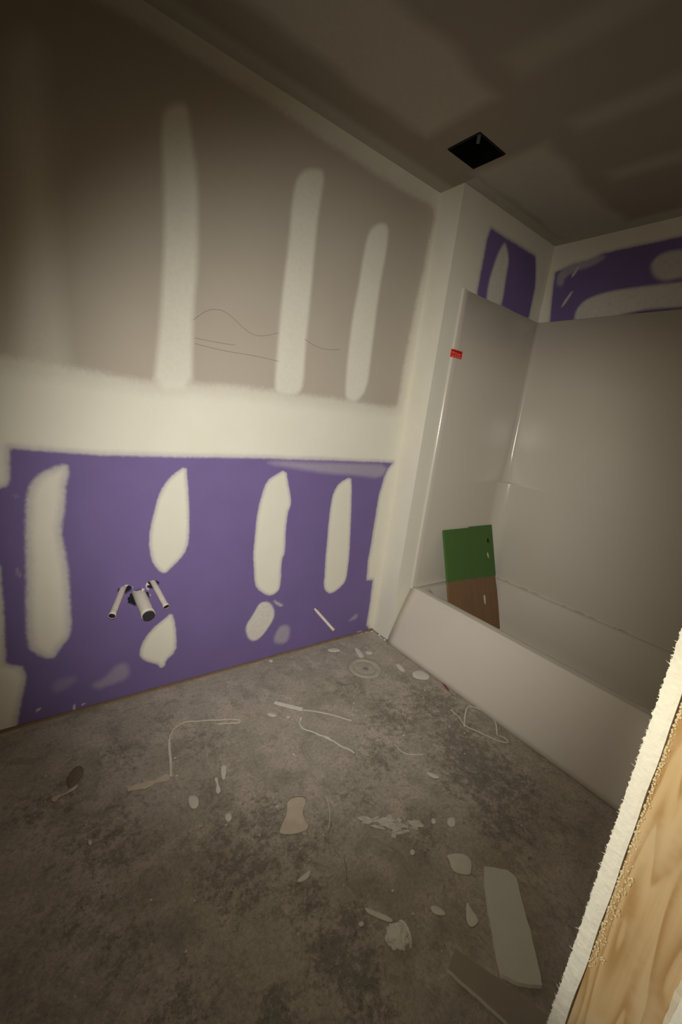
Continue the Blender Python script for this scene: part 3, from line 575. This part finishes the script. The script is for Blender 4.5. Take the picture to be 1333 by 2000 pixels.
# ================================================================ CEILING OPENING
du = thing('vent_duct_box', 'square black sheet-metal vent box recessed in the ceiling', 'vent', (DUCT[0], DUCT[1], H))
bm = bmesh.new(); a, b_, hh = DUCT[2]-.003, DUCT[3]-.003, .26
lo = [bm.verts.new(p) for p in ((-a, -b_, -.004), (a, -b_, -.004), (a, b_, -.004), (-a, b_, -.004))]; hi = [bm.verts.new((v.co.x, v.co.y, hh)) for v in lo]
for i in range(4): bm.faces.new((lo[i], lo[(i+1) % 4], hi[(i+1) % 4], hi[i]))
bm.faces.new(hi)
o = obj('housing', bm, METAL, du); so = o.modifiers.new('sheet', 'SOLIDIFY'); so.thickness = .0012
tube('duct_collar', (0, 0, hh-.002), (0, 0.001, hh-.05), .05, .05, METAL, du)
bm = ribbon([Vector((a-.012, b_-.012, z)) for z in (.085, .12, .15, .19)], .014, .0015, up=Vector((-1, -1, 0)).normalized(), taper=-.3)  # pale ribbon stands in for the reflection along the box's far corner seam
obj('seam_glint', bm, simple('glint_ribbon', (.62, .60, .54), .35, metal=.3), du)

# ================================================================ DOORWAY STUD
wm, t, b = mat('knotty_pine', rough=.55, spec=.35)
tc = t.nodes.new('ShaderNodeTexCoord'); mp = t.nodes.new('ShaderNodeMapping'); t.links.new(tc.outputs['Object'], mp.inputs[0])
mp.inputs['Scale'].default_value = (14, 14, 1.1)
n0 = t.nodes.new('ShaderNodeTexNoise'); n0.inputs['Scale'].default_value = 1.6; n0.inputs['Detail'].default_value = 1.5; t.links.new(mp.outputs[0], n0.inputs['Vector'])
mul = math_(t, 'MULTIPLY', n0.outputs['Fac'], 9.0); fr = math_(t, 'FRACT', mul)
ringc = ramp(t, fr, .0, .85); edge = ramp(t, fr, .86, 1.0, 1, 0); gr_ = math_(t, 'MULTIPLY', ringc, edge)
mp2 = t.nodes.new('ShaderNodeMapping'); mp2.inputs['Scale'].default_value = (160, 160, 5); t.links.new(tc.outputs['Object'], mp2.inputs[0])
fine = noise(t, 1.5, 4, .6, mp2.outputs[0])
c = mix(t, math_(t, 'POWER', gr_, 2.2), (.61, .44, .235), (.43, .26, .105))
c = mix(t, ramp(t, fine, .4, .7, 0, .35), c, (.48, .31, .14))
c = mix(t, ramp(t, noise(t, 14, 3), .45, .7, 0, .5), c, (.66, .51, .32))
t.links.new(c, b.inputs['Base Color'])
nb = bump(t, b, math_(t, 'ADD', gr_, fine), .0006, .6)
bm = bmesh.new(); ny, nz = 40, 400
rowsf = []
for j in range(nz+1):
    z = .03+2.37*j/nz; r_ = []
    for i in range(ny+1):
        y = JS1+(JS0-.0018-JS1)*i/ny
        g = mnoise.fractal(Vector((0, y*26+.5*math.sin(z*7), z*2.1)), 1, 2, 2)
        x = XJ+.0015-.0022*abs(g)
        r_.append(bm.verts.new((x, y, z)))
    r_.append(bm.verts.new((XJ+.0395, JS0-.0018, z))); r_.append(bm.verts.new((XJ+.0395, JS1, z))); rowsf.append(r_)
for p, q in zip(rowsf, rowsf[1:]):
    n = len(p)
    for i in range(n): bm.faces.new((p[i], p[(i+1) % n], q[(i+1) % n], q[i]))
bm.faces.new(rowsf[0]); bm.faces.new(rowsf[-1][::-1])
stud = thing('wall_stud', 'bare pine stud between the drywall sheets at the doorway', 'stud', (XJ+.02, JS1+.04, 0))
so = obj('timber', bm, wm, None, True); place(so, stud)
# rough splintered arris along the hall side
rs = random.Random(3)
P = [Vector((XJ-.001+.0007*rs.uniform(-1, 1), JS1+.0015+.0012*mnoise.noise(Vector((0, 1, z*25))), z)) for z in lin(.42, .84, .01)]
place(obj('splintered_edge', ribbon(P, .0050, .002, up=Vector((-1, 0, 0)), jitter=.9), simple('splinter', (.72, .63, .47), .7)), stud)
# dried construction adhesive squeezed out of the joint: a bead of glassy bubbles
gl, t, b = mat('dried_adhesive', (.86, .70, .42), .15, spec=.8); b.inputs['Transmission Weight'].default_value = .15
b.inputs['Coat Weight'].default_value = .5
bm = bmesh.new(); rs = random.Random(12)
def bubble(x, y, z, r):
    bmesh.ops.create_icosphere(bm, subdivisions=1, radius=r, matrix=Matrix.Translation((x, y, z)) @ Matrix.Diagonal((.7, 1, rs.uniform(1, 1.7), 1)))
z = .60
while z < 1.13:
    for _ in range(2):
        yy = JS0-.002-abs(rs.gauss(0, .0018)) if z > .80 else JS0-.002-abs(rs.gauss(0, .0035))
        bubble(XJ-.0008, yy, z+rs.uniform(-.002, .002), rs.uniform(.0005, .0017))
    z += rs.uniform(.0012, .003)
for zc, yc, n_, s_ in ((.71, -.011, 16, .007), (.745, -.011, 10, .005), (.765, -.013, 16, .006), (.655, -.009, 12, .006), (.628, -.014, 12, .004), (.82, -.008, 12, .008)):
    for _ in range(n_):
        a = rs.uniform(0, 6.28); bubble(XJ-.001, JS0+yc+.4*s_*math.cos(a)+rs.gauss(0, .0006), zc+s_*math.sin(a), rs.uniform(.0005, .0015))
place(obj('adhesive_bead', bm, gl, None, True), stud)
# paper fibres standing off the frayed drywall edge
bm = bmesh.new(); rs = random.Random(21)
for _ in range(420):
    z = rs.uniform(.35, 1.25); L_ = rs.uniform(.0008, .0034)*(2 if rs.random() < .08 else 1); w_ = rs.uniform(.0004, .0012)
    d_ = Vector((rs.uniform(-.3, .3), 1, rs.uniform(-.9, .9))).normalized()*L_; o_ = Vector((XJ+rs.uniform(-.001, .003), YF-.0005, z))
    A_ = [bm.verts.new(o_+Vector((0, 0, w_))), bm.verts.new(o_-Vector((0, 0, w_))), bm.verts.new(o_+Vector((w_, 0, 0))), bm.verts.new(o_+d_)]
    for f in ((0, 1, 2), (0, 1, 3), (1, 2, 3), (2, 0, 3)): bm.faces.new([A_[i] for i in f])
ff = obj('paper_fibres', bm, GYPEDGE); ff.parent = bpy.data.objects['wall_front']

# ================================================================ ON THE FLOOR
Z0 = .0015
MUDF = simple('trodden_mud_chip', (.66, .63, .54), .8, var=.12, scale=35, bumpd=.001, bscale=90)
MUDS = simple('smeared_mud', (.56, .52, .44), .85, var=.4, scale=45, bumpd=.004, bscale=60)
# closet flange: a flat ring round the capped toilet drain
fl = thing('closet_flange', 'round toilet drain ring on the floor near the purple wall', 'toilet flange', (-.311, -.300, 0))
bm = bmesh.new(); prof = [(.092, .0), (.090, .004), (.080, .006), (.066, .006), (.060, .004), (.057, -.0), (.055, .001), (.040, .002), (.020, .003), (.0, .0035)]
n = 40; rows = []
for r, z in prof[:-1]: rows.append([bm.verts.new((r*math.cos(2*math.pi*k/n), r*math.sin(2*math.pi*k/n), z+Z0+.0006*mnoise.noise(Vector((k*.4, r*30, 1))))) for k in range(n)])
for p, q in zip(rows, rows[1:]):
    for i in range(n): bm.faces.new((p[i], p[(i+1) % n], q[(i+1) % n], q[i]))
tp = bm.verts.new((0, 0, .005))
for i in range(n): bm.faces.new((rows[-1][i], rows[-1][(i+1) % n], tp))
bm.faces.new(rows[0][::-1])
FLM = simple('mud_covered_ring', (.43, .385, .315), .75, var=.25, scale=22, bumpd=.002, bscale=40)
obj('ring', bm, FLM, fl, True)
def arc(r, a0, a1, wd, z=.006):
    return ribbon([Vector((r*math.cos(math.radians(a)), r*math.sin(math.radians(a)), z)) for a in lin(a0, a1, 6)], wd, .0012, taper=.5)
def slot(a0, a1): return obj('bolt_slot', arc(.070, a0, a1, .011), DARK, fl)
slot(185, 245); slot(12, 40)
obj('drain_cap', (lambda bm: (bmesh.ops.create_cone(bm, cap_ends=True, segments=20, radius1=.016, radius2=.013, depth=.004, matrix=Matrix.Translation((-.006, -.012, .007))), bm)[1])(bmesh.new()), simple('cap_dusty', (.25, .21, .17), .7), fl)

for label, poly, h in FLOORP['chips']:
    cx = sum(p[0] for p in poly)/len(poly); cy = sum(p[1] for p in poly)/len(poly)
    o = blob([(p[0]-cx, p[1]-cy) for p in poly], 0, h*.55, MUDF, 'plaster_chip', rnd=1, seed=hash(label) % 7 if False else len(label), dome=.15)
    o.location = (cx, cy, Z0); tag(o, label, 'plaster chip', 'mud chips on the floor')
sm = thing('plaster_smear', 'ragged white smear of mud across the middle of the floor', 'mud smear', (*FLOORP['smear'][0], 0))
c0 = Vector((*[sum(p[k] for p in FLOORP['smear'])/len(FLOORP['smear']) for k in (0, 1)], 0)); rs = random.Random(17)
e0 = (Vector((*FLOORP['smear'][4], 0))-Vector((*FLOORP['smear'][0], 0)))
bm = bmesh.new()
for k in range(26):                                      # lumps and streaks squeezed flat, merged into one ragged patch
    f = rs.gauss(0, .26); q = c0+e0*f+Vector((-e0.y, e0.x, 0))*rs.gauss(0, .09)*(1-abs(f))
    a = math.atan2(e0.y, e0.x)+rs.gauss(0, .35); L_, w_ = rs.uniform(.008, .034), rs.uniform(.003, .010)
    n = 14; top = []; bot = []
    for i in range(n):
        t_ = 2*math.pi*i/n; r_ = 1+.35*mnoise.noise(Vector((math.cos(t_)*2, math.sin(t_)*2, k*3.1)))
        p = q+Matrix.Rotation(a, 3, 'Z') @ Vector((L_*r_*math.cos(t_), w_*r_*math.sin(t_), 0))
        bot.append(bm.verts.new((p.x, p.y, Z0))); top.append(bm.verts.new((q.x+(p.x-q.x)*.8, q.y+(p.y-q.y)*.8, Z0+.0012+.0001*k)))
    for i in range(n): bm.faces.new((bot[i], bot[(i+1) % n], top[(i+1) % n], top[i]))
    bm.faces.new(top)
place(obj('mud_patch', bm, MUDS, None), sm)
o = blob(FLOORP['paper'], Z0, .0014, KRAFT, 'paper_scrap', rnd=1); tag(o, 'light brown paper scrap trodden flat left of the mud smear', 'paper scrap')
o = blob(FLOORP['leaf'], Z0, .004, simple('dark_scrap', (.20, .15, .10), .8, var=.3, scale=40), 'dark_scrap', rnd=2); tag(o, 'curled dark brown scrap on the left of the floor', 'scrap')
o = blob(FLOORP['leafcurl'], Z0, .003, KRAFT, 'mud_curl', rnd=1); tag(o, 'pale curled sliver beside the dark brown scrap', 'scrap')
o = blob(FLOORP['red'], Z0, .0008, REDP, 'red_scrap', rnd=1); tag(o, 'thin red scrap on the floor against the bathtub apron', 'scrap')
# crumpled ball of tape
cr = FLOORP['crumple']; bm = bmesh.new(); bmesh.ops.create_icosphere(bm, subdivisions=4, radius=.026)
for v in bm.verts:
    k = 1+.45*(mnoise.noise(v.co*95)+.5*abs(mnoise.noise(v.co*190))); v.co = Vector((v.co.x*k, v.co.y*k, max(-.009, v.co.z*.42*k)))
o = obj('crumpled_tape', bm, PAPERW, None, True); o.location = (cr[0], cr[1], .0105); tag(o, 'crumpled ball of white joint tape on the lower floor', 'joint tape')
tail = [Vector((cr[0]+a, cr[1]+b_, c_)) for a, b_, c_ in ((.018, .012, .008), (.030, .020, .014), (.036, .005, .010), (.030, -.018, .006), (.016, -.034, .003))]
o2 = obj('tape_tail', ribbon([p-Vector((cr[0], cr[1], .0105)) for p in chaikin(tail, 2, False)], .010, .0008, twist=1.2), PAPERW, o)

def strip(key, w_, h_, mt, name, label, cat, lift=0.0, wave=0.0, taper=0.0, jit=.2, group=None):
    P = [Vector((p[0], p[1], 0)) for p in FLOORP['strips'][key]]
    P = chaikin(P, 3, False)
    for i, p in enumerate(P): p.z = Z0+lift+wave*(.5+.5*math.sin(i*.55))
    P = [p for i, p in enumerate(P) if i == 0 or (p-P[i-1]).length > 1e-5]
    o = obj(name, ribbon(P, w_, h_, taper=taper, jitter=jit), mt); return tag(o, label, cat, group)
strip('tape', .022, .0012, KRAFT, 'tape_strip', 'flat pale strip pointing left from the foot of the upright cord', 'joint tape', taper=-.0, jit=.8)
strip('tapeup', .008, .002, ROPE, 'tape_strip', 'narrow upright pale strip joining the flat strip to the grey cord', 'joint tape', wave=.002)
strip('cord1', .0045, .002, ROPE, 'string', 'thin pale string curving right and doubling back on the floor', 'cord', wave=.002)
strip('stick', .017, .004, PAPERW, 'wood_shim', 'short flat pale stick lying on the floor below the purple wall', 'stick')
strip('cord2', .006, .002, ROPE, 'string', 'faint grey cord trailing right from the pale stick', 'cord')
strip('cord3', .0042, .003, PAPERW, 'string', 'white cord curling right below the pale stick', 'cord', wave=.004)
strip('tubloop', .006, .0015, ROPE, 'tape_strip', 'bent pale strip lying along the foot of the bathtub apron', 'joint tape', wave=.003)
strip('tubstrip', .005, .0015, ROPE, 'tape_strip', 'long looped strip on the floor just left of the apron strip', 'joint tape', wave=.003)
strip('thread', .0028, .0014, PAPERW, 'loose_thread', 'short white thread curved like a smile on the mid floor', 'thread')
strip('thread2', .0022, .001, ROPE, 'loose_thread', 'faint vertical thread left of the mud smear', 'thread')
strip('twig', .0025, .001, GREYCORD, 'loose_thread', 'dark thin thread below the mud smear', 'thread')

def offcut(name, poly, h, label, facem=None):
    bm = bmesh.new(); P = [Vector((p[0], p[1], 0)) for p in poly]
    Q = []
    for i, p in enumerate(P):
        q = P[(i+1) % len(P)]; k = max(1, int((q-p).length/.012))
        for j in range(k):
            r_ = p.lerp(q, j/k); Q.append(r_+Vector((mnoise.noise(r_*55), mnoise.noise(r_*55+Vector((5, 5, 5))), 0))*.0022)
    lo = [bm.verts.new((p.x, p.y, 0)) for p in Q]; hi = [bm.verts.new((p.x, p.y, h)) for p in Q]
    bm.faces.new(lo[::-1]); bm.faces.new(hi); n = len(Q)
    for i in range(n):
        f = bm.faces.new((lo[i], lo[(i+1) % n], hi[(i+1) % n], hi[i])); f.material_index = 1
    o = obj(name, bm, facem or OFFCUT); o.data.materials.append(GYPEDGE); o.location.z = Z0; return tag(o, label, 'drywall offcut')
offcut('drywall_offcut', FLOORP['slab'], .0127, 'long pale drywall offcut with clipped corners at the lower right floor')
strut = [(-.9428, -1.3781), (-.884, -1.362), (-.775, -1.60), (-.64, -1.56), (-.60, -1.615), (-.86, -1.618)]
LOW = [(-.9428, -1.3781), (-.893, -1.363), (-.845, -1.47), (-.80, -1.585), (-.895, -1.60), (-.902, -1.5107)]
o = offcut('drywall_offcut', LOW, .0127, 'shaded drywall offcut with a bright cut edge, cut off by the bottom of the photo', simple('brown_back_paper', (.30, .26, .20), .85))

# fine crumbs of mud scattered over the floor, each its own little lump
rs = random.Random(31); bases = []
for k in range(5):
    bm = bmesh.new(); bmesh.ops.create_icosphere(bm, subdivisions=1, radius=.003)
    for v in bm.verts: v.co = Vector((v.co.x*(1+.7*mnoise.noise(v.co*500+Vector((k, 0, 0)))), v.co.y*(1+.7*mnoise.noise(v.co*400+Vector((0, k, 0)))), v.co.z*.55))
    me = bpy.data.meshes.new('mud_crumb'); bm.to_mesh(me); bm.free(); me.materials.append(MUDM); bases.append(me)
cnt = 0
while cnt < 70:
    x, y = rs.uniform(-1.75, .0), rs.uniform(-1.35, -.03)
    if rs.random() > .75 or x < -1.1 and rs.random() < .4 or x > -.03-.0*y: continue
    o = bpy.data.objects.new('mud_crumb', bases[cnt % 5]); COL.objects.link(o)
    s_ = rs.uniform(.5, 1.5); o.location = (x, y, Z0+.0008*s_); o.rotation_euler = (0, 0, rs.uniform(0, 6)); o.scale = (s_, s_*rs.uniform(.6, 1.4), s_)
    tag(o, 'tiny white crumb of dried mud scattered on the floor', 'mud crumb', 'mud crumbs on the floor'); cnt += 1
# crumbs and frayed bits where wall meets floor, by the inside corner
for x, y, s_ in ((-.02, -.02, 2.2), (-.008, -.075, 2.6), (-.02, -.10, 1.6), (-.012, -.13, 2.4), (-.03, -.05, 1.4), (-.06, -.012, 1.6), (-.10, -.012, 1.3)):
    o = bpy.data.objects.new('rubble_crumb', bases[int(s_*10) % 5]); COL.objects.link(o); o.location = (x, y, Z0+.001*s_); o.scale = (s_, s_, s_*1.4)
    tag(o, 'small lump of rubble in the corner between purple wall and bathtub', 'mud crumb', 'rubble in the corner')
